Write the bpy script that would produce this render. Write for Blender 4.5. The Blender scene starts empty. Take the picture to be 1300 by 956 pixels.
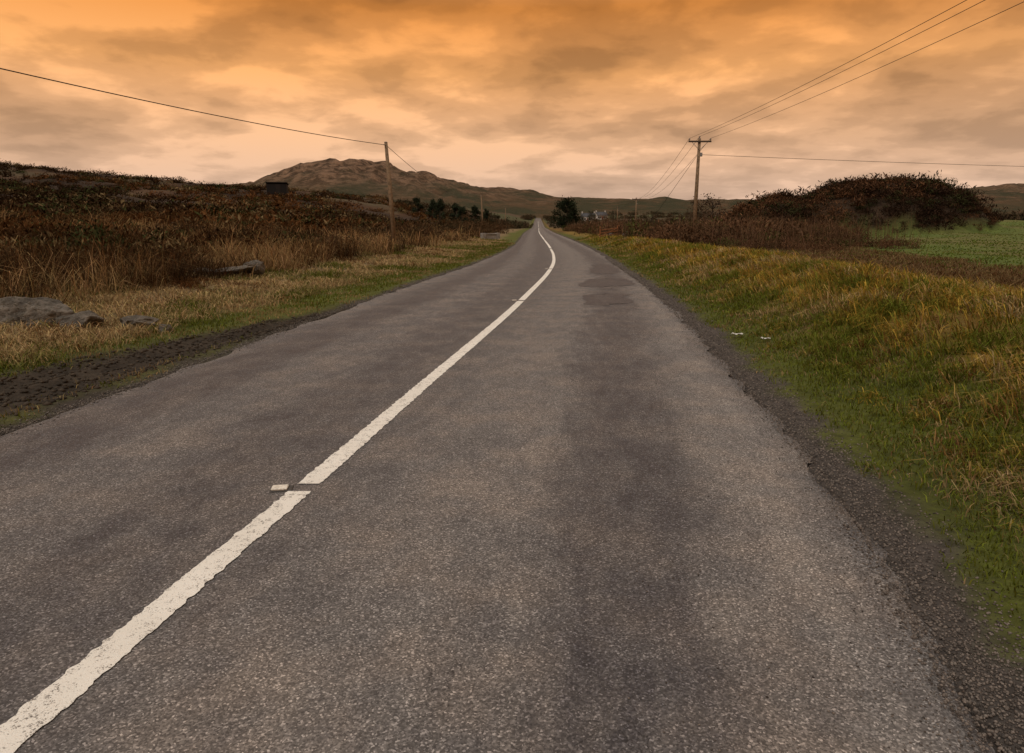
import bpy, math, numpy as np
from mathutils import Vector
rng=np.random.default_rng(7)
S=bpy.context.scene
# ---------------------------------------------------------------- helpers
def vnoise(x,y,seed=0):
    x=np.asarray(x,float);y=np.asarray(y,float)
    xi=np.floor(x).astype(np.int64);yi=np.floor(y).astype(np.int64)
    fx=x-xi;fy=y-yi;fx=fx*fx*(3-2*fx);fy=fy*fy*(3-2*fy)
    def h(a,b):
        n=(a*374761393+b*668265263+seed*1442695041)&0x7fffffff
        n=((n^(n>>13))*1274126177)&0x7fffffff
        n=n^(n>>16)
        return (n&0xffff)/65535.0
    return (h(xi,yi)*(1-fx)+h(xi+1,yi)*fx)*(1-fy)+(h(xi,yi+1)*(1-fx)+h(xi+1,yi+1)*fx)*fy
def fbm(x,y,o=4,seed=0):
    s=0;a=.5;t=0
    for i in range(o):
        s=s+a*vnoise(x*2**i,y*2**i,seed+i);t+=a;a*=.5
    return s/t
def sstep(x,a,b):
    t=np.clip((x-a)/(b-a),0,1);return t*t*(3-2*t)
def herm(P):
    P=np.array(P,float);X=P[:,0];Y=P[:,1]
    m=np.gradient(Y,X)
    def f(x):
        x=np.asarray(x,float)
        i=np.clip(np.searchsorted(X,x)-1,0,len(X)-2)
        h=X[i+1]-X[i];t=np.clip((x-X[i])/h,0,1)
        return (2*t**3-3*t*t+1)*Y[i]+(t**3-2*t*t+t)*h*m[i]+(-2*t**3+3*t*t)*Y[i+1]+(t**3-t*t)*h*m[i+1]
    return f
def build(name,V,Fs,mat=None,col=None,smooth=False,uv=None,link=True):
    V=np.ascontiguousarray(V,dtype=np.float32)
    me=bpy.data.meshes.new(name)
    me.vertices.add(len(V));me.vertices.foreach_set('co',V.ravel())
    Fs=[np.asarray(f,np.int32) for f in Fs if len(f)]
    idx=np.concatenate([f.ravel() for f in Fs])
    tot=np.concatenate([np.full(len(f),f.shape[1],np.int32) for f in Fs])
    st=np.concatenate([[0],np.cumsum(tot)[:-1]]).astype(np.int32)
    me.loops.add(len(idx));me.loops.foreach_set('vertex_index',idx)
    me.polygons.add(len(tot));me.polygons.foreach_set('loop_start',st)
    if smooth: me.polygons.foreach_set('use_smooth',np.ones(len(tot),bool))
    me.update(calc_edges=True)
    if col is not None:
        c=np.ones((len(V),4),np.float32);c[:,:3]=np.clip(col,0,1)
        a=me.attributes.new('Col','FLOAT_COLOR','POINT');a.data.foreach_set('color',c.ravel())
    if uv is not None:
        l=me.uv_layers.new(name='UVMap');l.data.foreach_set('uv',np.ascontiguousarray(uv[idx],dtype=np.float32).ravel())
    if mat: me.materials.append(mat)
    o=bpy.data.objects.new(name,me)
    if link: S.collection.objects.link(o)
    return o
def grid_faces(nx,ny):
    i=np.arange(nx-1)[None,:]+np.arange(ny-1)[:,None]*nx
    i=i.ravel();return np.stack([i,i+1,i+1+nx,i+nx],1)
class M:
    def __init__(s,name,rough=.9):
        s.m=bpy.data.materials.new(name);s.m.use_nodes=True;s.t=s.m.node_tree;s.n=s.t.nodes
        s.b=s.n['Principled BSDF'];s.b.inputs['Roughness'].default_value=rough
        s.b.inputs['Specular IOR Level'].default_value=.25
    def new(s,t,**k):
        n=s.n.new(t)
        for a,v in k.items():
            if a[0]=='_': n.inputs[a[1:].replace('_',' ')].default_value=v
            else: setattr(n,a,v)
        return n
    def l(s,a,b): s.t.links.new(a,b)
    def math(s,op,a,b=None,clamp=False):
        n=s.n.new('ShaderNodeMath');n.operation=op;n.use_clamp=clamp
        for i,v in enumerate((a,b)):
            if v is None: continue
            if hasattr(v,'is_linked'): s.l(v,n.inputs[i])
            else: n.inputs[i].default_value=v
        return n.outputs[0]
    def mix(s,f,a,b,bt='MIX'):
        n=s.n.new('ShaderNodeMix');n.data_type='RGBA';n.blend_type=bt
        for i,v in ((0,f),(6,a),(7,b)):
            if hasattr(v,'is_linked'): s.l(v,n.inputs[i])
            else: n.inputs[i].default_value=v if i==0 else (*v,1)
        return n.outputs[2]
    def noise(s,scale,detail=4,rough=.55,vec=None,dist=0):
        n=s.n.new('ShaderNodeTexNoise');n.inputs['Scale'].default_value=scale;n.inputs['Detail'].default_value=detail
        n.inputs['Roughness'].default_value=rough;n.inputs['Distortion'].default_value=dist
        if vec is None: vec=s.obj()
        s.l(vec,n.inputs['Vector']);return n.outputs['Fac']
    def obj(s):
        if not hasattr(s,'tc'): s.tc=s.n.new('ShaderNodeTexCoord')
        return s.tc.outputs['Object']
    def ramp(s,f,stops,interp='LINEAR'):
        n=s.n.new('ShaderNodeValToRGB');n.color_ramp.interpolation=interp
        e=n.color_ramp.elements
        while len(e)<len(stops): e.new(.5)
        for el,(p,c) in zip(e,stops):
            el.position=p;el.color=(c,c,c,1) if np.isscalar(c) else (*c,1)
        s.l(f,n.inputs[0]);return n.outputs[0]
    def bump(s,h,strength=.5,dist=.02):
        n=s.n.new('ShaderNodeBump');n.inputs['Strength'].default_value=strength;n.inputs['Distance'].default_value=dist
        s.l(h,n.inputs['Height']);s.l(n.outputs[0],s.b.inputs['Normal'])
    def col(s,c): s.l(c,s.b.inputs['Base Color'])
def simple(name,c,rough=.85,var=.35,scale=8,bump=.3):
    m=M(name,rough);n=m.noise(scale,4)
    r=m.ramp(n,[(.3,tuple(np.array(c)*(1-var))),(.7,tuple(np.array(c)*(1+var)))])
    m.col(r);m.bump(n,bump,.02);return m.m
def foliage(name,trans=True):
    m=M(name,.8);a=m.new('ShaderNodeAttribute',attribute_name='Col')
    df=m.new('ShaderNodeBsdfDiffuse');m.l(a.outputs['Color'],df.inputs[0])
    if trans:
        tr=m.new('ShaderNodeBsdfTranslucent');m.l(a.outputs['Color'],tr.inputs[0])
        mx=m.new('ShaderNodeMixShader');mx.inputs[0].default_value=.25
        m.l(df.outputs[0],mx.inputs[1]);m.l(tr.outputs[0],mx.inputs[2]);o=mx.outputs[0]
    else: o=df.outputs[0]
    m.l(o,m.n['Material Output'].inputs[0]);m.n.remove(m.b)
    return m.m
# ---------------------------------------------------------------- road layout (metres)
cx=herm([(-60,-10.8),(-30,-6.3),(0,-1.86),(2.2,-1.53),(4.25,-1.226),(6.36,-.93),(8.9,-.56),(12.1,-.1),(16.5,.46),(21.6,1.07),(28,1.68),(35,2.12),(47,2.6),(70,3.3),(116,4.7),(274,10.6),(450,17),(800,30)])
Lx=herm([(-60,-13.7),(-30,-9.1),(0,-4.5),(2.2,-4.28),(5.07,-3.97),(6.45,-3.82),(11.6,-3.38),(20.1,-2.5),(28,-1.6),(38,-.75),(50,.0),(70,.7),(116,1.9),(274,7.6),(450,14),(800,27)])
Rx=herm([(-60,-7.5),(-30,-3.1),(0,1.25),(2.18,1.575),(2.8,1.72),(4.26,2.03),(6.36,2.32),(8.9,2.64),(12.1,2.99),(16.5,3.42),(21.6,3.78),(28,4.2),(35,4.7),(47,5.3),(70,6.2),(116,7.6),(274,13.6),(450,20),(800,33)])
def rise(y): return .018*np.clip(y-330,0,600)+0*y
Hx=herm([(-4000,70),(-900,45),(-400,30),(-218,22),(-131,15.5),(-81,10.2),(-54,8.6),(-34,6.2),(-20,4.2),(0,3),(30,3)])
PR=np.array([(0,-.01),(.3,-.02),(.55,.01),(1.1,.08),(1.9,.36),(2.8,.60),(3.5,.64),(4.6,.42),(6.5,.15),(10,.1),(9999,.1)])
PL=np.array([(0,-.01),(.5,.02),(1.2,.0),(2.5,.05),(4,.16),(7,.36),(12,.6),(20,.9),(9999,.9)])
def mud_mask(x,y):
    dL=Lx(y)-x
    c=np.interp(y,[4,6.7,9.5,12.5],[1.5,1.1,.75,.1])
    w=np.interp(y,[3,7,9.5,12.5],[1.2,.7,.5,.25])
    return np.exp(-((dL-c)/w)**2)*sstep(y,1,4)*(1-sstep(y,11,15))
def knoll(x,y):
    d=np.sqrt(((x-48.5)/12.8)**2+((y-92)/13)**2)
    k=6.0*np.clip(1-d**2.8,0,1)**.75
    d2=np.sqrt(((x-37)/9)**2+((y-94)/12)**2)
    k=np.maximum(k,4.6*np.clip(1-d2**2,0,1))
    return k*(.74+.52*fbm(x*.17,y*.17,3,88))
def tz(x,y):
    x=np.asarray(x,float);y=np.asarray(y,float)
    dR=x-Rx(y);dL=Lx(y)-x
    z=np.zeros(np.broadcast(x,y).shape)-.05-.0004*np.clip(y,0,500)
    amp=np.interp(y,[-10,30,60,120],[1,1,.8,.4])
    nb=fbm(x*.5,y*.5,3,3)-.5;n2=fbm(x*.08,y*.08,3,9)-.5
    zr=np.interp(dR,PR[:,0],PR[:,1])*amp*(1+.35*nb)+.15*nb*sstep(dR,1,3)
    zr=zr+sstep(dR,10,40)*(1.2*n2+sstep(y,40,130)*2.0*sstep(dR,15,60))+knoll(x,y)
    zl=np.interp(dL,PL[:,0],PL[:,1])+.25*nb*sstep(dL,1.5,5)
    zl=zl+Hx(x)*sstep(y,26,185)*sstep(dL,7,34)+sstep(dL,10,40)*sstep(y,20,60)*(3.2*n2+1.2*(fbm(x*.2,y*.2,3,5)-.5))
    mm=mud_mask(x,y)
    zl=zl-mm*(.03+.085*(np.sin((dL)*15+3*nb)*.5+.5)*(.4+1.1*fbm(x*4,y*2,3,6)))
    z=np.where(dR>0,zr,z);z=np.where(dL>0,zl,z)
    far=sstep(y,250,500)*(np.minimum(np.abs(np.maximum(dR,dL)),80)/80)*8*(fbm(x*.004,y*.004,3,21)-.35)
    return z+rise(y)+far
# ---------------------------------------------------------------- ground
def axis(lo,fa,fb,step,g,hi,gl=None):
    a=list(np.arange(fa,fb,step));s=step;v=a[-1]
    while v<hi: s*=g;v+=s;a.append(v)
    s=step;v=a[0];b=[]
    while v>lo: s*=(gl or g);v-=s;b.append(v)
    return np.array(b[::-1]+a)
xs=axis(-4500,-9,8,.09,1.045,4500);ys=axis(-80,1.2,13,.09,1.022,4500,1.15)
X,Y=np.meshgrid(xs,ys);X=X.ravel();Y=Y.ravel();Z=tz(X,Y)
def lerp(a,b,t): return a*(1-t[:,None])+b*t[:,None]
c_=lambda *a:np.array(a,float)[None,:]
DARK=c_(.032,.019,.010);RUST=c_(.105,.048,.018);TAN=c_(.33,.235,.115);GOLD=c_(.38,.245,.045);GREEN=c_(.105,.120,.018);FIELD=c_(.075,.105,.018);MUD=c_(.034,.026,.018);GRAV=c_(.060,.051,.045)
def gcol(x,y):
    dR=x-Rx(y);dL=Lx(y)-x
    n=fbm(x*.7,y*.7,4,31);n2=fbm(x*.06,y*.06,4,41);n3=fbm(x*2.5,y*2.5,3,51)
    C=np.repeat(GRAV,len(x),0)
    one=np.ones((len(x),1))
    cR=lerp(GRAV,GREEN*.6,sstep(dR+(n3-.5)*.5,.22,.45))
    cR=lerp(cR,GOLD*.42,sstep(dR+(n-.5)*1.6,1.0,2.0))
    cR=lerp(cR,RUST*.8,sstep(dR+(n-.5)*3,4,6))
    cR=lerp(cR,FIELD*one,sstep(dR+(n2-.5)*6,11,14))
    cR=lerp(cR,c_(.12,.10,.035)*one,.6*sstep(n2,.5,.65)*sstep(dR,14,20))
    cR=lerp(cR,DARK*one,sstep(knoll(x,y),.3,1.2))
    f=sstep(y,110,160)*sstep(n2,.4,.6);cR=lerp(cR,RUST*one,f*.7)
    cL=lerp(GRAV,GREEN*.7,sstep(dL+(n3-.5)*.5,.05,.35))
    cL=lerp(cL,TAN*.5,sstep(dL+(n-.5)*2.5,1.8,3.0))
    cL=lerp(cL,DARK*1.3*one,sstep(dL+(n-.5)*3,5,7.5))
    cL=lerp(cL,MUD*(.6+.8*n3[:,None]),np.clip(mud_mask(x,y)*1.8,0,1))
    mo=lerp(np.repeat(DARK*.9,len(x),0),RUST*.6,sstep(n2,.46,.64));mo=lerp(mo,TAN*.2,sstep(n2,.60,.70))
    cL=lerp(cL,mo,sstep(y,30,60)*sstep(dL,6,12))
    C=np.where((dR>0)[:,None],cR,C);C=np.where((dL>0)[:,None],cL,C)
    farc=lerp(np.repeat(c_(.050,.056,.022),len(x),0),c_(.065,.042,.022),sstep(fbm(x*.006,y*.01,3,61),.4,.6))
    C=lerp(C,farc,sstep(y,200,350)*(np.maximum(dR,dL)>2))
    return C
gm=M('ground_soil_grass',.95);a=gm.new('ShaderNodeAttribute',attribute_name='Col')
n1=gm.noise(9,5,.7);n0=gm.noise(.9,3,.6)
f=gm.math('MULTIPLY',gm.ramp(n1,[(.25,.40),(.75,1.55)]),gm.ramp(n0,[(.3,.75),(.7,1.25)]))
vm=gm.new('ShaderNodeVectorMath',operation='SCALE');gm.l(a.outputs['Color'],vm.inputs[0]);gm.l(f,vm.inputs['Scale'])
gm.col(vm.outputs[0]);gm.bump(n1,.9,.05)
build('ground',np.stack([X,Y,Z],1),[grid_faces(len(xs),len(ys))],gm.m,col=gcol(X,Y),smooth=True)
# ---------------------------------------------------------------- road
def asphalt(name,patch=False):
    m=M(name,.75);uv=m.new('ShaderNodeUVMap',uv_map='UVMap')
    sep=m.new('ShaderNodeSeparateXYZ');m.l(uv.outputs[0],sep.inputs[0])
    mp=m.new('ShaderNodeMapping');mp.inputs['Scale'].default_value=(1,.35,1);m.l(uv.outputs[0],mp.inputs[0])
    nl=m.noise(1.8,4,.65,mp.outputs[0]);nm=m.noise(1.7,3,.6);ns=m.noise(7,4,.65,mp.outputs[0]);nf=m.noise(60,4,.85)
    vo=m.new('ShaderNodeTexVoronoi');vo.inputs['Scale'].default_value=150;m.l(m.obj(),vo.inputs['Vector'])
    sc=m.new('ShaderNodeSeparateColor');m.l(vo.outputs['Color'],sc.inputs[0])
    if patch: base=m.math('ADD',.08,0.0)
    else:
        lat=m.math('ADD',sep.outputs[0],m.math('MULTIPLY',m.math('SUBTRACT',nl,.5),1.2))
        p=m.math('DIVIDE',m.math('ADD',lat,3.6),7.2)
        st=[(-3.5,.60),(-3.0,.55),(-2.6,.20),(-2.15,.18),(-1.75,.50),(-1.2,.50),(-.75,.28),(-.3,.32),(.3,.50),(.7,.62),(1.3,.64),(1.5,.44),(1.7,.25),(2.15,.22),(2.4,.50),(2.8,.80),(3.2,.50)]
        base=m.ramp(p,[((x+3.6)/7.2,v) for x,v in st])
    k=m.math('ADD',base,m.math('MULTIPLY',m.math('SUBTRACT',nm,.5),.9))
    k=m.math('ADD',k,m.math('MULTIPLY',m.math('SUBTRACT',ns,.5),.8))
    k=m.math('ADD',k,m.math('MULTIPLY',m.math('SUBTRACT',nf,.5),1.1),True)
    stone=m.ramp(sc.outputs[0],[(0,.45),(.5,.80),(.8,1.15),(.93,1.6),(1,2.6)])
    colr=m.mix(k,(.056,.053,.058),(.222,.205,.190))
    warm=m.mix(m.ramp(nm,[(.42,0),(.62,.6)]),colr,m.mix(1.0,colr,(1.08,.98,.90),'MULTIPLY'))
    # fine crazing cracks
    vc=m.new('ShaderNodeTexVoronoi',feature='DISTANCE_TO_EDGE');vc.inputs['Scale'].default_value=1.1
    wv=m.new('ShaderNodeVectorMath',operation='ADD');wn=m.new('ShaderNodeTexNoise');wn.inputs['Scale'].default_value=4;m.l(m.obj(),wn.inputs['Vector'])
    m.l(m.obj(),wv.inputs[0]);m.l(wn.outputs['Color'],wv.inputs[1]);m.l(wv.outputs[0],vc.inputs['Vector'])
    crack=m.math('MULTIPLY',m.ramp(vc.outputs['Distance'],[(0,1),(.006,0)]),m.ramp(nl,[(.50,0),(.58,.55)]))
    stone=m.math('MULTIPLY',stone,m.math('SUBTRACT',1.0,crack))
    vm=m.new('ShaderNodeVectorMath',operation='SCALE');m.l(warm,vm.inputs[0]);m.l(stone,vm.inputs['Scale'])
    m.col(vm.outputs[0])
    m.l(m.ramp(k,[(0,.6),(.5,.85)]),m.b.inputs['Roughness'])
    m.bump(sc.outputs[0],.55,.004);return m.m
ASP=asphalt('asphalt_worn');ry=axis(-60,0,16,.07,1.012,790,1.1)
ncol=49;tt=np.linspace(0,1,ncol)
Lr=Lx(ry)+(fbm(ry*1.7,ry*0+3,4,71)-.5)*.26;Rr=Rx(ry)+(fbm(ry*2.3,ry*0+9,5,72)-.5)*.34
RX=Lr[:,None]*(1-tt)+Rr[:,None]*tt;RY=np.repeat(ry[:,None],ncol,1)
RZ=.012+.0*RX+rise(RY)
RZ[:,0]-=.03;RZ[:,-1]-=.03
uv=np.stack([(RX-cx(RY)).ravel(),RY.ravel()],1)
build('asphalt_road',np.stack([RX.ravel(),RY.ravel(),RZ.ravel()],1),[grid_faces(ncol,len(ry))],ASP,smooth=True,uv=uv)
def patch(y0,y1,l0,l1,seed):
    yy=np.linspace(y0,y1,40);t=np.linspace(0,1,14)
    a=l0+(fbm(yy*1.2,yy*0,3,seed)-.5)*.45;b=l1+(fbm(yy*1.2,yy*0+7,3,seed)-.5)*.45
    e=np.sqrt(np.clip(1-np.abs((yy-(y0+y1)/2)/((y1-y0)/2))**8,0,1))
    mid=(a+b)/2;a=mid+(a-mid)*e;b=mid+(b-mid)*e
    lat=a[:,None]*(1-t)+b[:,None]*t;YY=np.repeat(yy[:,None],14,1)+0.25*(t[None,:]-.5)
    XX=cx(YY)+lat
    build('road_patch',np.stack([XX.ravel(),YY.ravel(),(np.full(XX.shape,.0165)).ravel()],1),[grid_faces(14,40)],PAT,uv=np.stack([lat.ravel(),YY.ravel()],1))
PAT=asphalt('asphalt_patch',True)
patch(13.6,15.8,1.35,2.4,1);patch(17.6,20.4,1.2,2.5,2);patch(22.2,27.5,1.5,2.4,3)
# white line
wm=M('road_paint_white',.6)
w1=wm.noise(22,5,.75);w2=wm.noise(120,3,.8);w3=wm.noise(3,3)
k=wm.math('ADD',wm.math('MULTIPLY',w1,.45),wm.math('MULTIPLY',w2,.55))
wear=wm.ramp(k,[(.41,0),(.465,1)])
wm.col(wm.mix(wear,(.16,.145,.13),wm.mix(w3,(.66,.63,.56),(.84,.82,.76))));wm.bump(w2,.8,.005)
segs=[(-20,-7),(-6.9,3.90),(4.02,14.25),(14.42,24.6),(24.9,45),(46,70),(72,110),(114,180),(190,330),(345,560)]
V=[];F=[]
for a,b in segs:
    near=a>-8 and a<14
    st=.008 if near else (.05 if a<25 else .3)
    if a<-7: st=.5
    y_a=max(a,0.3) if near else a
    yy=np.arange(y_a,b+1e-6,st) if b<60 else np.linspace(a,b,120)
    yy[-1]=b
    hw=.070 if a<40 else .08
    jg=.026*(a<14)
    l=cx(yy)-hw+(fbm(yy*30,yy*0,4,81)-.5)*jg;r=cx(yy)+hw+(fbm(yy*30,yy*0+4,4,82)-.5)*jg
    i0=len(V);zz=.0175+rise(yy)+(0 if b<60 else .012)
    for q in range(len(yy)):
        V+= [(l[q],yy[q],zz[q]),(r[q],yy[q],zz[q])]
        if q: j=i0+2*q;F.append((j-2,j-1,j+1,j))
build('centre_line_marking',np.array(V),[np.array(F)],wm.m)
# ---------------------------------------------------------------- blades
FOL=foliage('foliage_blades');FOLD=foliage('foliage_leaves',False)
def blades(name,P,h,w,lean,az,col,mat):
    n=len(P);psi=rng.uniform(0,2*np.pi,n)
    s=np.stack([np.cos(psi),np.sin(psi),np.zeros(n)],1)*(w/2)[:,None]
    d=np.stack([np.cos(az),np.sin(az),np.zeros(n)],1)
    up=np.array([0,0,1.])
    mid=P+up*(h*.58)[:,None]+d*(h*lean*.3)[:,None]
    tip=P+up*(h*np.clip(1-.35*lean**1.5,.25,1))[:,None]+d*(h*lean)[:,None]
    V=np.stack([P-s,P+s,mid+s*.75,mid-s*.75,tip],1).reshape(-1,3)
    b=np.arange(n)*5
    Q=np.stack([b,b+1,b+2,b+3],1);T=np.stack([b+3,b+2,b+4],1)
    cc=np.repeat(col[:,None,:],5,1)*np.array([.75,.75,1,1,1.12])[None,:,None]  # root shade painted into the vertex colour: darker base, lighter tip
    return build(name,V,[Q,T],mat,col=cc.reshape(-1,3))
def tufts(x,y,k,spread):
    n=len(x);xx=np.repeat(x,k)+rng.normal(0,1,n*k)*np.repeat(spread,k);yy=np.repeat(y,k)+rng.normal(0,1,n*k)*np.repeat(spread,k)
    return xx,yy
def ylog(n,a,b,p=1.0):
    u=rng.random(n)
    if p==1: return a*(b/a)**u
    q=1-p;return (a**q+u*(b**q-a**q))**(1/q)
def emit(name,x,y,h,lean,col,az=None,wmin=.004,wk=.00075,lift=-.01,mat=None):
    d=np.sqrt(x*x+y*y);w=wmin+wk*d
    z=tz(x,y)+lift;P=np.stack([x,y,z],1)
    if az is None: az=rng.uniform(0,2*np.pi,len(x))
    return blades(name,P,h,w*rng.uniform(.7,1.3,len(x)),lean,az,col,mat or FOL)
def jit(c,s=.25): return c*rng.uniform(1-s,1+s,(len(c),1))*rng.uniform(.92,1.08,c.shape)
# right short verge
n=60000;y=ylog(n,1.0,45);dR=.22+rng.random(n)**.8*1.7;k=rng.random(n)<sstep(dR+(vnoise(y*3,dR*3,5)-.5)*.5,.2,.6);y=y[k];dR=dR[k];x=Rx(y)+dR;n=len(x)
g=fbm(x*1.5,y*1.5,3,91);c=lerp(np.repeat(GREEN*.85,n,0),TAN*.8,sstep(g+rng.normal(0,.16,n),.50,.70));c=lerp(c,c_(.13,.155,.022)*np.ones((n,1)),(rng.random(n)<.35)*1.)
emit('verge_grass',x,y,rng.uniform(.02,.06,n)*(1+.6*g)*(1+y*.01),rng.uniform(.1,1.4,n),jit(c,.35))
# right bank tussocks
nt=7200;ty=ylog(nt,1.2,75,1.15);td=.8+rng.random(nt)**.9*6.5;tx=Rx(ty)+td
d=np.hypot(tx,ty);x,y=tufts(tx,ty,30,.05+.004*d);n=len(x)
tn=fbm(tx*.8,ty*.8,3,101)+rng.normal(0,.08,nt)
c=lerp(lerp(np.repeat(GREEN*1.05,nt,0),GOLD*np.ones((nt,1)),sstep(tn+.12*(td>1.7),.46,.62)),TAN*1.1*np.ones((nt,1)),(sstep(tn,.55,.69)))
c=lerp(c,RUST*1.4*np.ones((nt,1)),(rng.random(nt)<.12)*.8)
c=np.repeat(c,30,0);gm_=rng.random(n)<.24;c[gm_]=GREEN*1.15
hh=np.repeat(rng.uniform(.10,.34,nt)*(.4+.6*sstep(td,.8,2.2)),30)*rng.uniform(.5,1.25,n)
emit('bank_grass',x,y,hh,rng.uniform(.3,1.7,n),jit(c,.45),np.pi*1.05+rng.normal(0,1.3,n))
# left short verge
n=50000;y=ylog(n,3.0,60);dL=.05+rng.random(n)**.8*3.0;x=Lx(y)-dL
k=(rng.random(n)>mud_mask(x,y)*1.35)&(rng.random(n)<sstep(dL+(vnoise(y*3,dL*3,5)-.5)*.5,.0,.4));x=x[k];y=y[k];dL=dL[k];n=len(x)
g=fbm(x*1.2,y*1.2,3,111);c=lerp(np.repeat(GREEN*.9,n,0),TAN*.8,sstep(g+rng.normal(0,.1,n)+.12*(dL>1.6),.52,.68))
emit('verge_grass',x,y,rng.uniform(.03,.08,n)*(1+y*.01),rng.uniform(.1,1.2,n),jit(c,.35))
# left dead grass mat
nt=5000;ty=ylog(nt,6,70);td=1.6+rng.random(nt)*7.0;tx=Lx(ty)-td;k=mud_mask(tx,ty)<.35;tx=tx[k];ty=ty[k];td=td[k];nt=len(tx)
d=np.hypot(tx,ty);x,y=tufts(tx,ty,24,.06+.006*d);n=len(x);tn=fbm(tx*.5,ty*.5,3,121)+rng.normal(0,.08,nt)
c=lerp(lerp(np.repeat(GREEN*.8,nt,0),TAN*1.1*np.ones((nt,1)),sstep(tn+.03*(td-2.5),.38,.52)),RUST*1.0*np.ones((nt,1)),sstep(tn+.05*(td-5.0),.54,.66))
c=np.repeat(c,24,0)
emit('dead_grass',x,y,np.repeat(rng.uniform(.06,.24,nt),24)*rng.uniform(.5,1.2,n),rng.uniform(.5,1.9,n),jit(c,.45))
# left brush: bracken and tall stems
nt=6000;ty=ylog(nt,9.5,80,.9);td=4.6+rng.random(nt)**1.1*(8+ty*.75)+np.clip(12-ty,0,3)*.6;tx=Lx(ty)-td
k=(fbm(tx*.3,ty*.3,3,131)+rng.normal(0,.03,nt))>.42;tx=tx[k];ty=ty[k];nt=len(tx)
d=np.hypot(tx,ty);x,y=tufts(tx,ty,28,.12+.006*d);n=len(x);tn=fbm(tx*.35,ty*.35,3,141)+rng.normal(0,.12,nt)
c=lerp(np.repeat(RUST*.65,nt,0),c_(.29,.185,.085)*np.ones((nt,1)),sstep(tn,.51,.63));c=lerp(c,DARK*1.3*np.ones((nt,1)),sstep(-tn,-.48,-.39))
c=np.repeat(c,28,0)
hv=.45+1.15*fbm(tx*.5,ty*.5,3,145)**1.5
emit('bracken',x,y,np.repeat(hv*rng.uniform(.5,1.25,nt),28)*rng.uniform(.3,1.25,n),rng.uniform(.1,1.8,n),jit(c,.55),wmin=.003,wk=.00055)
# right bramble behind the bank
nt=2200;ty=ylog(nt,9,70,.9);td=6+rng.random(nt)**1.3*(5+ty*.12);tx=Rx(ty)+td
x,y=tufts(tx,ty,24,.15+.006*ty);n=len(x);tn=rng.random(nt)
c=np.repeat(lerp(np.repeat(RUST*.7,nt,0),TAN*.6,tn),24,0)
emit('bramble',x,y,np.repeat(rng.uniform(.08,.28,nt),24)*rng.uniform(.5,1.2,n),rng.uniform(.3,1.8,n),jit(c,.4))
# field grass
n=50000;y=ylog(n,14,120);x=Rx(y)+10+rng.random(n)**1.1*(20+y*1.0);k=knoll(x,y)<.2;x=x[k];y=y[k];n=len(x)
c=lerp(np.repeat(FIELD*1.2,n,0),c_(.17,.16,.05)*np.ones((n,1)),rng.random(n)*sstep(fbm(x*.1,y*.1,3,8),.40,.65))
emit('field_grass',x,y,rng.uniform(.05,.12,n),rng.uniform(.2,1.2,n),jit(c),wk=.0016)
# ---------------------------------------------------------------- shrub clumps
def tmpl(n,leaf,seed,flat=.8):
    r=np.random.default_rng(seed)
    lob=r.normal(0,.42,(7,3));lob[:,2]=np.abs(lob[:,2])*.7+.15;lr=r.uniform(.3,.55,7)
    k=r.integers(0,7,n);v=r.normal(0,1,(n,3));v/=np.linalg.norm(v,axis=1)[:,None]
    c=lob[k]+v*(lr[k]*r.uniform(.55,1.12,n)**.6)[:,None];c[:,2]=np.abs(c[:,2])*flat
    a=r.normal(0,1,(n,3));a[:,2]=np.abs(a[:,2])+.5;a/=np.linalg.norm(a,axis=1)[:,None]
    b=np.cross(a,v);b/=np.linalg.norm(b,axis=1)[:,None]
    s=leaf*r.uniform(.6,1.4,n)[:,None]
    V=np.stack([c-a*s*1.9,c+b*s*.45,c+a*s*1.9,c-b*s*.45],1)
    sh=r.uniform(.5,1.45,n)*(.75+.5*r.random(7)[k])
    return V,sh
def clumps(name,x,y,sc,col,n=160,leaf=.09,hs=1.0,lift=-.05,nv=5,seed=0):
    Vs=[];Cs=[];K=len(x);z=tz(x,y)+lift*sc
    which=rng.integers(0,nv,K)
    for t in range(nv):
        m=which==t
        if not m.any(): continue
        T,sh=tmpl(n,leaf,seed*10+t+1);k=m.sum();a=rng.uniform(0,2*np.pi,k)
        ca,sa=np.cos(a),np.sin(a);s=sc[m]
        xx=(T[None,:,:,0]*ca[:,None,None]-T[None,:,:,1]*sa[:,None,None])*s[:,None,None]+x[m][:,None,None]
        yy=(T[None,:,:,0]*sa[:,None,None]+T[None,:,:,1]*ca[:,None,None])*s[:,None,None]+y[m][:,None,None]
        hh=s*(hs if np.isscalar(hs) else hs[m])
        zz=T[None,:,:,2]*hh[:,None,None]+z[m][:,None,None]
        Vs.append(np.stack([xx,yy,zz],-1).reshape(-1,3))
        cc=col[m][:,None,None,:]*sh[None,:,None,None]*rng.uniform(.8,1.2,(k,n,1,1))
        Cs.append(np.broadcast_to(cc,(k,n,4,3)).reshape(-1,3))
    V=np.concatenate(Vs);C=np.concatenate(Cs)
    return build(name,V,[np.arange(len(V)).reshape(-1,4)],FOLD,col=C)
def moorcol(x,y,seed=151):
    n=len(x);t=fbm(x*.05,y*.05,3,seed)+rng.normal(0,.07,n)
    c=lerp(np.repeat(DARK*.9,n,0),RUST*.75*np.ones((n,1)),sstep(t,.47,.63));c=lerp(c,c_(.033,.038,.014)*np.ones((n,1)),(rng.random(n)<.18)*1.);c=lerp(c,TAN*.35*np.ones((n,1)),(rng.random(n)<.12)*1.)
    return c
n=1200;y=ylog(n,17,60,.7);x=Lx(y)-(8+rng.random(n)*(6+y*.9));k=fbm(x*.12,y*.12,2,161)>.42;x=x[k];y=y[k]
clumps('gorse_bush',x,y,rng.uniform(.5,1.45,len(x)),moorcol(x,y),n=420,leaf=.040,hs=1.0)
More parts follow.
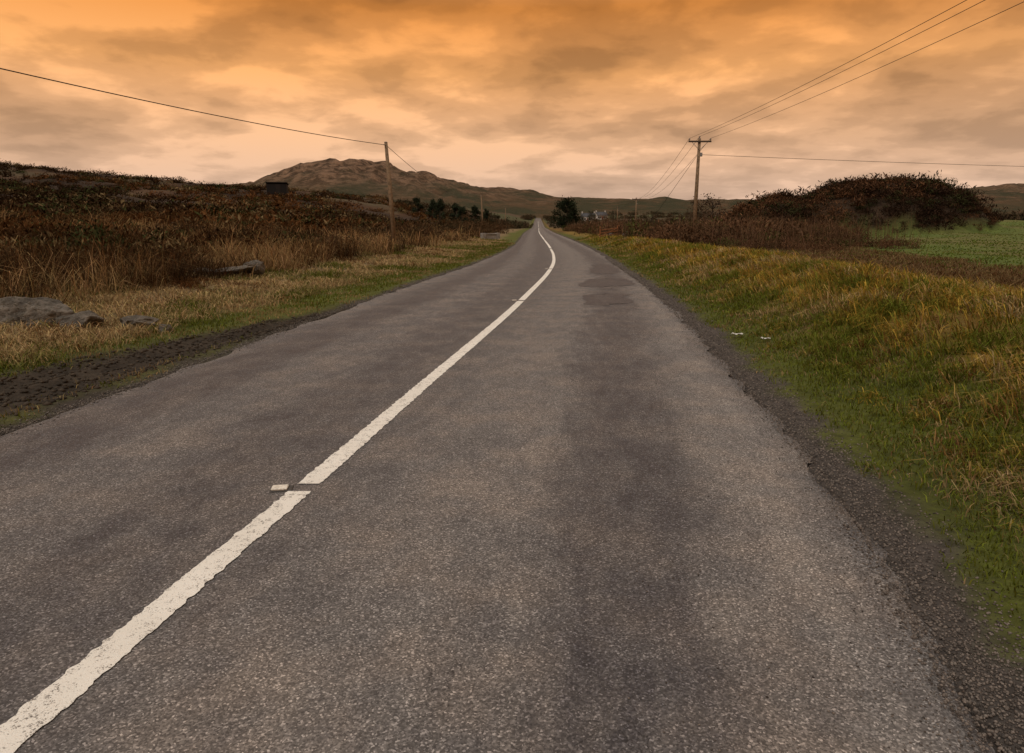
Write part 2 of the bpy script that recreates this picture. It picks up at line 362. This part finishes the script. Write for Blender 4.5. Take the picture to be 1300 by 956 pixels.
n=6000;y=ylog(n,48,260,.3);x=-8-rng.random(n)*(20+y*.95)-np.clip(y-100,0,100)*.02
k=(Lx(y)-x)>10;x=x[k];y=y[k];k=fbm(x*.06,y*.06,3,171)+rng.normal(0,.05,len(x))>.36;x=x[k];y=y[k]
clumps('heather_moor',x,y,rng.uniform(.8,2.3,len(x)),moorcol(x,y),n=100,leaf=.09,hs=.65,seed=2)
# knoll heather
n=2800;x=rng.uniform(26,66,n);y=rng.uniform(76,106,n);k=knoll(x,y)>.15;x=x[k];y=y[k]
c=lerp(np.repeat(c_(.024,.014,.009),len(x),0),c_(.088,.044,.022)*np.ones((len(x),1)),sstep(fbm(x*.18,y*.18,3,77)+rng.normal(0,.08,len(x)),.42,.66));c[rng.random(len(x))<.15]=(.028,.028,.012)
clumps('heather_knoll',x,y,rng.uniform(.6,1.4,len(x))*(1+.9*(rng.random(len(x))<.12)),c,n=190,leaf=.06,hs=.85,seed=3)
# brown thickets right of the road, mid distance
pts=[]
for (px,py,sx,sy,nn,s0,s1) in [(13.5,54,3.0,5,60,1.3,2.6),(18.5,58,3,5,60,1.7,3.2),(11,74,1.6,8,34,1.2,2.2),(24,66,4,5,60,1.6,3.0),(13,100,3,14,40,1.6,3.0),(12.5,130,2,20,26,1.4,2.6),(29,70,4,4,46,1.4,2.6),(15,42,2.5,4,28,.7,1.4),(22,46,3,3,24,.6,1.2),(26,82,4,4,30,1.5,2.8)]:
    pts.append(np.stack([rng.normal(px,sx*.6,nn),rng.normal(py,sy*.6,nn),rng.uniform(s0,s1,nn)],1))
pts=np.concatenate(pts);pts=pts[pts[:,0]-Rx(pts[:,1])>3.2];n=len(pts)
c=lerp(np.repeat(c_(.13,.068,.036),n,0),c_(.045,.028,.015)*np.ones((n,1)),rng.random(n)**.8);c[rng.random(n)<.16]=(.055,.06,.018)
clumps('thicket',pts[:,0],pts[:,1],pts[:,2],c,n=600,leaf=.032,hs=.95,seed=4)
x=np.repeat(pts[:,0],10)+rng.normal(0,.7,n*10);y=np.repeat(pts[:,1],10)+rng.normal(0,.7,n*10)
k=(x-Rx(y))>2.5;x=x[k];y=y[k]
emit('bare_twigs',x,y,rng.uniform(.8,3.0,len(x)),rng.uniform(0,.8,len(x)),jit(np.repeat(c_(.10,.06,.035),len(x),0),.4),wk=.0004,mat=FOLD)
# thickets lining left of the road
pts=[]
for (px,py,sx,sy,nn,s0,s1) in [(-8,60,2.5,9,50,.8,1.8),(-7,85,2.5,12,50,1.0,2.2),(-6,120,3,20,50,1.2,2.6),(-10,48,2.5,5,30,.7,1.5),(-9,160,6,20,60,1.5,3.2),(-14,36,4,6,30,.7,1.5)]:
    pts.append(np.stack([rng.normal(px,sx*.6,nn),rng.normal(py,sy*.6,nn),rng.uniform(s0,s1,nn)],1))
pts=np.concatenate(pts);pts=pts[Lx(pts[:,1])-pts[:,0]>3];n=len(pts)
c=lerp(np.repeat(c_(.09,.05,.026),n,0),c_(.035,.028,.014)*np.ones((n,1)),rng.random(n))
clumps('thicket',pts[:,0],pts[:,1],pts[:,2],c,n=340,leaf=.04,hs=.95,seed=5)
# distant hedgerows
X_=[];Y_=[]
for (x0,y0,x1,y1,nn) in [(16,170,60,190,70),(20,240,120,260,110),(60,130,140,140,110),(-60,240,0,230,90),(15,300,10,200,60),(4,300,-4,200,60),(30,330,200,360,120),(-120,330,5,340,120),(20,430,250,470,120),(-5,420,-140,460,90),(24,560,300,620,120),(90,100,130,135,60),(36,600,40,800,60),(12,600,20,800,60)]:
    t=rng.random(nn);X_.append(x0+(x1-x0)*t+rng.normal(0,1.5,nn));Y_.append(y0+(y1-y0)*t+rng.normal(0,2,nn))
x=np.concatenate(X_);y=np.concatenate(Y_);k=((x-Rx(y))>3)|((Lx(y)-x)>3);x=x[k];y=y[k];n=len(x)
c=lerp(np.repeat(c_(.035,.034,.018),n,0),c_(.075,.05,.03)*np.ones((n,1)),rng.random(n))
clumps('hedgerow',x,y,rng.uniform(1.2,3.0,n)*(1+y*.001),c,n=130,leaf=.09,hs=.95,seed=6)
# ---------------------------------------------------------------- mountain and hills
gx=np.arange(-1500,1800,8.);gy=np.arange(880,2000,11.)
MX,MY=np.meshgrid(gx,gy);MX=MX.ravel();MY=MY.ravel()
prof=herm([(-2500,60),(-1500,58),(-900,52),(-700,60),(-560,80),(-490,99),(-440,108),(-415,117),(-395,117),(-361,126),(-340,122),(-318,125),(-286,118),(-262,119),(-240,108),(-186,97),(-130,84),(-85,75),(-20,66),(51,58),(152,46),(287,45),(423,42),(592,50),(800,58),(1010,70),(1100,74),(1400,80),(2500,90)])
wx=MX*1500/np.clip(MY,1100,1900)*.5+MX*.5
Hm=prof(wx)
t=sstep(MY,900,1480)**.8*(1-.25*sstep(MY,1520,2100))
rn=fbm(MX*.012,MY*.012,5,201);rd=1-np.abs(fbm(MX*.026,MY*.011,5,211)*2-1)
MZ=Hm*t+(rn-.5)*30*t*(.35+.65*(1-sstep(MY,1380,1480)))+(rd-.72)*26*t*sstep(Hm,45,90)
MZ=MZ-3*(1-sstep(MY,880,960))+6
mm=M('mountain_heather_rock',.95);g1=mm.noise(.014,5,.65);g2=mm.noise(.05,6,.75)
geo=mm.new('ShaderNodeNewGeometry');sp=mm.new('ShaderNodeSeparateXYZ');mm.l(geo.outputs['Position'],sp.inputs[0])
high=mm.ramp(mm.math('DIVIDE',mm.math('ADD',sp.outputs[2],mm.math('MULTIPLY',mm.math('SUBTRACT',g1,.5),110)),130),[(.25,0),(.8,1)])
low=mm.mix(mm.ramp(g1,[(.42,0),(.58,1)]),(.044,.044,.018),(.10,.062,.028))
hi=mm.mix(mm.ramp(g2,[(.42,0),(.58,1)]),(.066,.038,.019),(.27,.165,.10))
mm.col(mm.mix(high,low,hi));mm.bump(g2,1.0,18)
build('mountain',np.stack([MX,MY,MZ],1),[grid_faces(len(gx),len(gy))],mm.m,smooth=True)
# ---------------------------------------------------------------- objects
def link(o,parent=None):
    S.collection.objects.link(o)
    if parent: o.parent=parent
    return o
def empty(name,loc,rotz=0,scale=1):
    e=bpy.data.objects.new(name,None);e.location=loc;e.rotation_euler[2]=rotz;e.scale=(scale,)*3;S.collection.objects.link(e);e.empty_display_size=.3;return e
def box(name,c,s,mat,parent,rot=(0,0,0),bev=.01):
    import bmesh
    bm=bmesh.new();bmesh.ops.create_cube(bm,size=1)
    for v in bm.verts: v.co=Vector((v.co.x*s[0],v.co.y*s[1],v.co.z*s[2]))
    if bev: bmesh.ops.bevel(bm,geom=bm.edges[:],offset=min(bev,min(s)*.3),segments=1,affect='EDGES')
    me=bpy.data.meshes.new(name);bm.to_mesh(me);bm.free();me.materials.append(mat)
    o=bpy.data.objects.new(name,me);o.location=c;o.rotation_euler=rot;return link(o,parent)
def tube(name,pts,rad,mat,parent=None,seg=8):
    pts=np.array(pts,float);rad=np.broadcast_to(np.asarray(rad,float),(len(pts),))
    V=[];F=[]
    for i,p in enumerate(pts):
        d=pts[min(i+1,len(pts)-1)]-pts[max(i-1,0)];d/=np.linalg.norm(d)
        u=np.cross(d,[0,0,1] if abs(d[2])<.9 else [1,0,0]);u/=np.linalg.norm(u);v=np.cross(d,u)
        for k in range(seg):
            a=2*math.pi*k/seg;V.append(p+(u*math.cos(a)+v*math.sin(a))*rad[i])
            if i: F.append(((i-1)*seg+k,(i-1)*seg+(k+1)%seg,i*seg+(k+1)%seg,i*seg+k))
    n=len(V);V+= [pts[0],pts[-1]]
    T=[(n,(k+1)%seg,k) for k in range(seg)]+[(n+1,n-seg+k,n-seg+(k+1)%seg) for k in range(seg)]
    o=build(name,np.array(V),[np.array(F),np.array(T)],mat,smooth=True)
    if parent:o.parent=parent
    return o
WOOD=simple('weathered_pole_wood',(.17,.115,.068),.85,.4,6);WOODD=simple('dark_wood',(.06,.042,.03),.85,.4,6)
WIRE=simple('cable_black',(.02,.018,.016),.6,.1);CER=simple('insulator_ceramic',(.25,.2,.17),.3,.1);MET=simple('galvanised_steel',(.2,.19,.18),.5,.2)
def pole(x,y,h,lean=(0,0),arm=None,r=.13):
    z=float(tz(np.array([x]),np.array([y]))[0]);e=empty('utility_pole',(x,y,z))
    tube('pole',[(0,0,-.5),(lean[0]*.5,lean[1]*.5,h*.5),(lean[0],lean[1],h)],[r*1.15,r,r*.75],WOOD,e,10)
    tube('cap',[(lean[0],lean[1],h),(lean[0],lean[1],h+.03)],[r*.85,r*.5],MET,e,10)
    if arm:
        box('crossarm',(lean[0],lean[1]-.16,h-.25),(arm,.12,.14),WOODD,e)
        for s in (-1,1):
            tube('brace_%d'%(s+2),[(s*arm*.33+lean[0],lean[1]-.15,h-.33),(lean[0],lean[1]-.12,h-1.0)],.022,MET,e,6)
        for i,s in enumerate((-.46,0,.46)):
            q=s*arm+lean[0];zz=h-.18 if s else h+.03
            yy=lean[1]-(.16 if s else 0)
            tube('insulator_%d'%i,[(q,yy,zz),(q,yy,zz+.06),(q,yy,zz+.09),(q,yy,zz+.16),(q,yy,zz+.2)],[.03,.03,.07,.08,.04],CER,e,8)
        box('bracket',(lean[0]+.18,lean[1],h-1.35),(.22,.2,.32),MET,e)
    else:
        tube('hook',[(lean[0],lean[1]-.1,h-.18),(lean[0]-.12,lean[1]-.22,h-.16)],.025,MET,e,6)
    return np.array([x+lean[0],y+lean[1],z+h])
def wire(p,q,sag,r,n=40):
    p=np.array(p,float);q=np.array(q,float);t=np.linspace(0,1,n)[:,None]
    P=p*(1-t)+q*t;P[:,2]-=4*sag*(t[:,0]*(1-t[:,0]));tube('overhead_wire',P,r,WIRE,None,5)
A=pole(-7.3,43,6.2,(-.38,0),r=.13)
B=pole(-5.4,129,6.4,(-.3,0),r=.14)
C=pole(-21.8,-4,6.4,(0,0))
wire(A-[0,0,.16],C-[0,0,.16],.75,.018);wire(A-[0,0,.16],B-[0,0,.16],1.6,.016)
B2=pole(-2.2,235,6.6);wire(B-[0,0,.16],B2-[0,0,.16],1.2,.02)
R0=pole(12.6,-22,9.2,arm=2.0);R1=pole(16.3,62,8.9,(.15,0),arm=2.0,r=.16);R2=pole(32.3,181,8.2,arm=2.2,r=.18);R3=pole(44,290,8,arm=2.2,r=.2)
for s in (-.92,0,.92):
    o=np.array([s,-.16 if s else 0,.02 if s else .2])
    wire(R1+o,R0+o,.9,.011,60);wire(R1+o,R2+o,1.8,.016);wire(R2+o,R3+o,1.5,.025)
R4=pole(190,86,8.2);wire(R1-[0,0,1.35],R4,1.6,.018,50)
wire(R1-[0,0,1.2],[12.2,66,.4],0,.016,6)
# road studs
STW=simple('stud_plastic_white',(.60,.57,.50),.4,.3,60,.3);STR=simple('stud_rubber',(.06,.056,.052),.7,.3,40)
GL=simple('reflector_glass',(.35,.30,.25),.15,.2,60)
for sy in (3.94,14.33,24.75):
    e=empty('road_stud',(float(cx(sy))-.14,sy,.013),.14)
    box('rubber_base',(.01,0,.002),(.13,.095,.006),STR,e,bev=.002)
    box('housing',(0,0,.011),(.095,.065,.013),STW,e,bev=.006)
    box('reflector_front',(0,-.035,.009),(.065,.006,.007),GL,e,bev=.002)
    box('reflector_rear',(0,.035,.009),(.065,.006,.007),GL,e,bev=.002)
# rocks
def rockmat():
    m=M('granite_lichen',.9);n=m.noise(5,7,.7);n2=m.noise(22,5,.7)
    c=m.mix(m.ramp(n,[(.35,0),(.65,1)]),(.045,.04,.034),(.20,.175,.145))
    c=m.mix(m.ramp(n2,[(.52,0),(.62,.85)]),c,(.045,.038,.022));m.col(c);m.bump(n,1.0,.12);return m.m
RK=rockmat()
def rock(name,x,y,s,rotz=0,seed=0,sink=.25,tilt=0):
    import bmesh
    bm=bmesh.new();bmesh.ops.create_icosphere(bm,subdivisions=5,radius=1)
    r=np.random.default_rng(seed);co=np.array([v.co[:] for v in bm.verts])
    for _ in range(16):
        d=r.normal(0,1,3);d/=np.linalg.norm(d);k=r.uniform(.5,.9);p=co@d;co=co-np.outer(np.clip(p-k,0,None)*.9,d)
    nn=fbm(co[:,0]*3+seed+20,co[:,1]*3+co[:,2]*2.3+20,5,seed)-.5;co*=(1+.45*nn)[:,None]
    for v,c in zip(bm.verts,co): v.co=Vector(c*np.array(s)/2*1.15)
    me=bpy.data.meshes.new(name);bm.to_mesh(me);bm.free();me.materials.append(RK)
    o=bpy.data.objects.new(name,me);z=float(tz(np.array([x]),np.array([y]))[0])
    o.location=(x,y,z+s[2]*(.5-sink));o.rotation_euler=(0,tilt,rotz);return link(o)
rock('boulder',-7.25,10.3,(1.15,.9,.60),.1,3,.3);rock('boulder',-6.55,10.2,(.7,.6,.38),.8,4,.3);rock('boulder',-5.65,10.2,(.6,.45,.30),.4,5,.3)
rock('boulder',-5.2,10.1,(.28,.3,.16),.4,15,.3)
rock('boulder',-7.6,18.5,(1.2,.6,.28),.2,8,.0,-.15);rock('boulder',-7.1,18.9,(.6,.5,.44),.9,9,.05);rock('boulder',-8.2,18.3,(.6,.6,.28),.3,12,.15)
rock('boulder',9.9,60,(1.2,1,.8),.3,31,.25);rock('boulder',11.2,61,(1.0,.9,.7),.8,33,.25);rock('boulder',8.9,62,(.8,.8,.5),.8,35,.25)
# loose gravel
def gravel(name,x,y,z,s,c):
    n=len(x);oc=np.array([(1,0,0),(0,1,0),(-1,0,0),(0,-1,0),(0,0,.7),(0,0,-.7)],float)
    a=rng.uniform(0,6.28,n);V=oc[None]*(s[:,None]*rng.uniform(.6,1.4,(n,6)))[:,:,None]
    ca,sa=np.cos(a)[:,None],np.sin(a)[:,None]
    V=np.stack([V[:,:,0]*ca-V[:,:,1]*sa,V[:,:,0]*sa+V[:,:,1]*ca,V[:,:,2]],-1)+np.stack([x,y,z],1)[:,None]
    f=np.array([(0,1,4),(1,2,4),(2,3,4),(3,0,4),(1,0,5),(2,1,5),(3,2,5),(0,3,5)])
    F=(np.arange(n)[:,None,None]*6+f[None]).reshape(-1,3)
    build(name,V.reshape(-1,3),[F],GRV,col=np.repeat(c,6,0))
g=M('gravel_stone',.9);at=g.new('ShaderNodeAttribute',attribute_name='Col');g.col(at.outputs['Color']);GRV=g.m
n=28000;y=ylog(n,1.0,32);d=rng.normal(.12,.15,n);d=np.where(rng.random(n)<.10,-rng.random(n)**2*1.2,d);x=Rx(y)+d
z=np.where(d<0,.012,np.maximum(tz(x,y),-.02))+.003
c=c_(.085,.072,.062)*rng.uniform(.4,2.2,(n,1));gravel('loose_gravel',x,y,z,rng.uniform(.002,.0075,n)*(1+y*.05)*np.where(d<-.1,.6,1),c)
n=7000;y=ylog(n,3,30);d=rng.normal(.06,.09,n);x=Lx(y)-d;z=np.where(d<0,.012,np.maximum(tz(x,y),-.02))+.003
gravel('loose_gravel',x,y,z,rng.uniform(.003,.009,n)*(1+y*.04),c_(.08,.07,.06)*rng.uniform(.4,2.0,(n,1)))
# clods in the tyre ruts
n=5000;y=rng.uniform(4,12.5,n);x=Lx(y)-rng.uniform(.05,2.6,n);k=mud_mask(x,y)>.3;x=x[k];y=y[k];n=len(x)
gravel('mud_clods',x,y,tz(x,y)+.004,rng.uniform(.008,.035,n),MUD*rng.uniform(.6,1.7,(n,1)))
# litter
LIT=simple('litter_paper',(.5,.48,.44),.6,.2,20)
for (x,y,s) in [(3.22,9.6,.07),(3.42,9.05,.055)]:
    t=np.linspace(-1,1,7);a,b=np.meshgrid(t,t);a=a.ravel();b=b.ravel()
    zz=.5*fbm(a*2+5+x,b*2+5,3,4);zt=float(tz(np.array([x]),np.array([y]))[0])
    build('litter',np.stack([x+a*s*(1+.3*b),y+b*s*.7,zt+.03+zz*s*1.6],1),[grid_faces(7,7)],LIT)
e=empty('wooden_gate',(8.4,60,float(tz(np.array([8.4]),np.array([60.]))[0])),.25,.85)
GT=simple('gate_timber_orange',(.24,.095,.035),.7,.3)
for i,(xx,hh) in enumerate([(-.95,1.15),(.95,1.25)]): box('post_%d'%i,(xx,0,hh/2),(.09,.09,hh),GT,e)
for i in range(3): box('rail_%d'%i,(0,-.07,.3+i*.3),(1.9,.035,.06),GT,e,(0,-.12,0))
box('brace',(0,-.11,.6),(1.95,.03,.06),GT,e,(0,-.42,0))
SW=simple('concrete_wall',(.20,.185,.165),.9,.4,5)
def wall(name,x,y,l,h,rot):
    e=empty(name,(x,y,float(tz(np.array([x]),np.array([y]))[0])),rot)
    box('masonry',(0,0,h/2-.1),(l,.35,h),SW,e,bev=.03);box('coping',(0,0,h-.04),(l+.08,.45,.1),SW,e,bev=.02)
    for s in (-1,1): box('pier_%d'%(s+1),(s*(l/2+.2),0,h/2),(.4,.5,h+.1),SW,e,bev=.03)
wall('stone_wall',-2.2,70,1.3,.6,.6)
# dark shed on the moor
def shed(x,y,w,d,h,rot):
    e=empty('wooden_shed',(x,y,float(tz(np.array([x]),np.array([y]))[0])+.5),rot)
    DK=simple('tarred_boards',(.010,.008,.007),.9,.3);RF=simple('rusty_tin_roof',(.016,.012,.010),.9,.3)
    box('walls',(0,0,h/2-.4),(w,d,h+.8),DK,e);box('roof',(0,0,h+.14),(w+.3,d+.4,.12),RF,e,(math.radians(-4),0,0));box('door',(.3,-d/2-.02,.9),(.9,.04,1.8),RF,e)
shed(-47,140,3.8,3,1.9,.2)
# houses
WH=simple('render_white',(.45,.43,.40),.85,.06,3,.1);SL=simple('slate_roof',(.06,.06,.065),.7,.3,10);WIN=simple('window_glass',(.03,.035,.04),.2,.1);DR=simple('door_paint',(.12,.03,.02),.5,.1)
def house(x,y,w,d,h,rot,zo=0):
    z=float(tz(np.array([x]),np.array([y]))[0])+zo;e=empty('white_house',(x,y,z),rot)
    V=[(-w/2,-d/2,-1),(w/2,-d/2,-1),(w/2,d/2,-1),(-w/2,d/2,-1),(-w/2,-d/2,h),(w/2,-d/2,h),(w/2,d/2,h),(-w/2,d/2,h),(-w/2,0,h+d*.42),(w/2,0,h+d*.42)]
    o=build('walls',np.array(V),[np.array([(0,1,5,4),(2,3,7,6)]),np.array([(1,2,6,9,5),(3,0,4,8,7)])],WH);o.parent=e
    rr=h+d*.42
    for s in (-1,1):
        k=.12;V=[(-w/2-.2,0,rr+.04),(w/2+.2,0,rr+.04),(w/2+.2,s*(d/2+.3),h-.2),(-w/2-.2,s*(d/2+.3),h-.2)];V+=[(a,b,c+k) for a,b,c in V]
        o=build('roof_%d'%(s+1),np.array(V),[np.array([(0,1,2,3),(4,5,6,7),(0,1,5,4),(1,2,6,5),(2,3,7,6),(3,0,4,7)])],SL);o.parent=e
    for s in (-1,1): box('chimney_%d'%(s+1),(s*(w/2-.5),0,rr+.4),(.7,.6,1.3),WH,e)
    for i,px in enumerate((-w*.35,-w*.17,w*.17,w*.35)): box('window_%d'%i,(px,-d/2-.02,1.5),(1.1,.08,1.2),WIN,e)
    box('door',(0,-d/2-.02,1.05),(1,.08,2.1),DR,e)
house(50,455,9,5.5,3.0,-.3);house(60,470,8,5,2.8,.4)
# trees
BARK=simple('bark',(.05,.038,.028),.9,.3)
def tree(name,x,y,h,w,c,kind='round',seed=0,n=3500):
    r=np.random.default_rng(seed);z=float(tz(np.array([x]),np.array([y]))[0]);e=empty(name,(x,y,z))
    tube('trunk',[(0,0,-.3),(.05*h*.1,0,h*.3),(0,.02*h,h*.62),(.02*h,0,h*.9)],[h*.03,h*.024,h*.015,h*.004],BARK,e,8)
    P=[]
    for i in range(26):
        t=r.uniform(.16,.95);a=r.uniform(0,6.28)
        if kind=='pine': R=w*.5*(1-t)**.7*r.uniform(.6,1.1)+.1
        else: R=w*.5*math.sqrt(max(.05,1-((t-.52)/.5)**2))*r.uniform(.55,1.05)
        b=np.array([0,0,h*t*.85]);q=np.array([R*math.cos(a),R*math.sin(a),h*t+(.05*h if kind!='pine' else -.02*h)])
        tube('limb_%d'%i,[b,(b+q)/2+[0,0,.02*h],q],[h*.009,h*.006,h*.002],BARK,e,5);P.append(q);P.append((b*.35+q*.65))
    P=np.array(P);k=r.integers(0,len(P),n);cen=P[k]+r.normal(0,1,(n,3))*w*(.075 if kind!='pine' else .055)
    a=r.normal(0,1,(n,3));a/=np.linalg.norm(a,axis=1)[:,None];b=np.cross(a,r.normal(0,1,(n,3)));b/=np.linalg.norm(b,axis=1)[:,None]
    s=h*.018*r.uniform(.6,1.5,n)[:,None]
    V=np.stack([cen-a*s*1.5,cen+b*s*.7,cen+a*s*1.5,cen-b*s*.7],1).reshape(-1,3)
    lc=r.uniform(.5,1.5,len(P))[k][:,None]*r.uniform(.7,1.3,(n,1))*np.array(c)[None]
    o=build('foliage',V,[np.arange(4*n).reshape(-1,4)],FOLD,col=np.repeat(lc,4,0));o.parent=e
tree('round_tree',11.8,148,6.4,5.6,(.020,.026,.014),'round',1,5000)
for i,(x,y,h,w) in enumerate([(-14.5,140,5.6,3.6),(-12,150,6,3.4),(-10.5,146,5,3.2),(-17,150,5.0,3.5),(-8.3,155,5.8,3.4),(-20,146,4.4,3.4),(-6.0,160,5.2,3)]):
    tree('pine_tree',x,y,h*.9,w,(.024,.031,.018),'pine',10+i,2400)
for i,(x,y,h,w) in enumerate([(46,400,7,6),(60,410,6.5,6),(25,350,6,5),(38,380,5,5)]): tree('round_tree',x,y,h,w,(.04,.04,.022),'round',30+i,1500)
tree('bare_tree',30,104,5.5,4.5,(.06,.04,.026),'round',50,700);tree('bare_tree',24.5,92,4.6,3.5,(.06,.04,.026),'round',51,700)
# ---------------------------------------------------------------- light, sky, camera
w=bpy.data.worlds.new('World');S.world=w;w.use_nodes=True;T=w.node_tree;T.nodes.clear()
class W(M):
    def __init__(s): s.t=T;s.n=T.nodes
s=W()
tc=s.n.new('ShaderNodeTexCoord');sep=s.n.new('ShaderNodeSeparateXYZ');s.l(tc.outputs['Generated'],sep.inputs[0])
zc=s.math('MAXIMUM',sep.outputs[2],0.0);zz=s.math('ADD',zc,.20)
comb=s.n.new('ShaderNodeCombineXYZ');s.l(s.math('DIVIDE',sep.outputs[0],zz),comb.inputs[0]);s.l(s.math('DIVIDE',sep.outputs[1],zz),comb.inputs[1]);comb.inputs[2].default_value=7.7
big=s.noise(1.1,2,.5,comb.outputs[0],.1);med=s.noise(3.2,7,.52,comb.outputs[0],.15)
d=s.math('ADD',s.math('MULTIPLY',big,.5),s.math('MULTIPLY',med,.5))
lum=s.ramp(d,[(.38,.56),(.46,.78),(.52,1.0),(.60,1.38)],'EASE')
grad=s.ramp(zc,[(0,(.68,.47,.36)),(.05,(.69,.45,.31)),(.12,(.78,.44,.235)),(.20,(.80,.37,.125)),(.28,(.66,.24,.045)),(.42,(.60,.36,.20)),(.7,(.72,.66,.60))])  # unseen upper sky shaped as bright neutral grey, so ground light stays less orange
vs=s.n.new('ShaderNodeVectorMath');vs.operation='SCALE';s.l(grad,vs.inputs[0])
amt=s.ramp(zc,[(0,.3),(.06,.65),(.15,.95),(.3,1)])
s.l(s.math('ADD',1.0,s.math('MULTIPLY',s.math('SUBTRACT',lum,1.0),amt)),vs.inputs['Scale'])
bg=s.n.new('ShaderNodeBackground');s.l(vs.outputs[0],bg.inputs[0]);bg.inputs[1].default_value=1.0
sky=s.n.new('ShaderNodeTexSky');sky.sky_type='NISHITA';sky.sun_disc=False;sky.sun_elevation=math.radians(48);sky.sun_rotation=math.radians(215)
bg2=s.n.new('ShaderNodeBackground');s.l(sky.outputs[0],bg2.inputs[0]);bg2.inputs[1].default_value=.06
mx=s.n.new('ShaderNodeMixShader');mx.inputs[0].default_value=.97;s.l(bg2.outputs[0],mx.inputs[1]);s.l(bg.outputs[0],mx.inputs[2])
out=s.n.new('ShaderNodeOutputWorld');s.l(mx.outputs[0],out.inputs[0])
L=bpy.data.lights.new('sun','SUN');L.energy=1.5;L.angle=math.radians(12);L.color=(1,.95,.88)
lo=bpy.data.objects.new('sun',L);S.collection.objects.link(lo)
az=math.radians(215);el=math.radians(48)
dirv=Vector((math.sin(az)*math.cos(el),math.cos(az)*math.cos(el),math.sin(el)))
lo.rotation_euler=dirv.to_track_quat('Z','Y').to_euler()
cam=bpy.data.cameras.new('camera');cam.lens=24;cam.sensor_width=36;cam.shift_y=-.0346;cam.clip_end=12000;cam.clip_start=.05
co=bpy.data.objects.new('camera',cam);S.collection.objects.link(co);co.location=(0,0,1.6);co.rotation_euler=(math.radians(90-9.7),0,0);S.camera=co
S.view_settings.view_transform='Standard';S.view_settings.look='None';S.view_settings.exposure=0
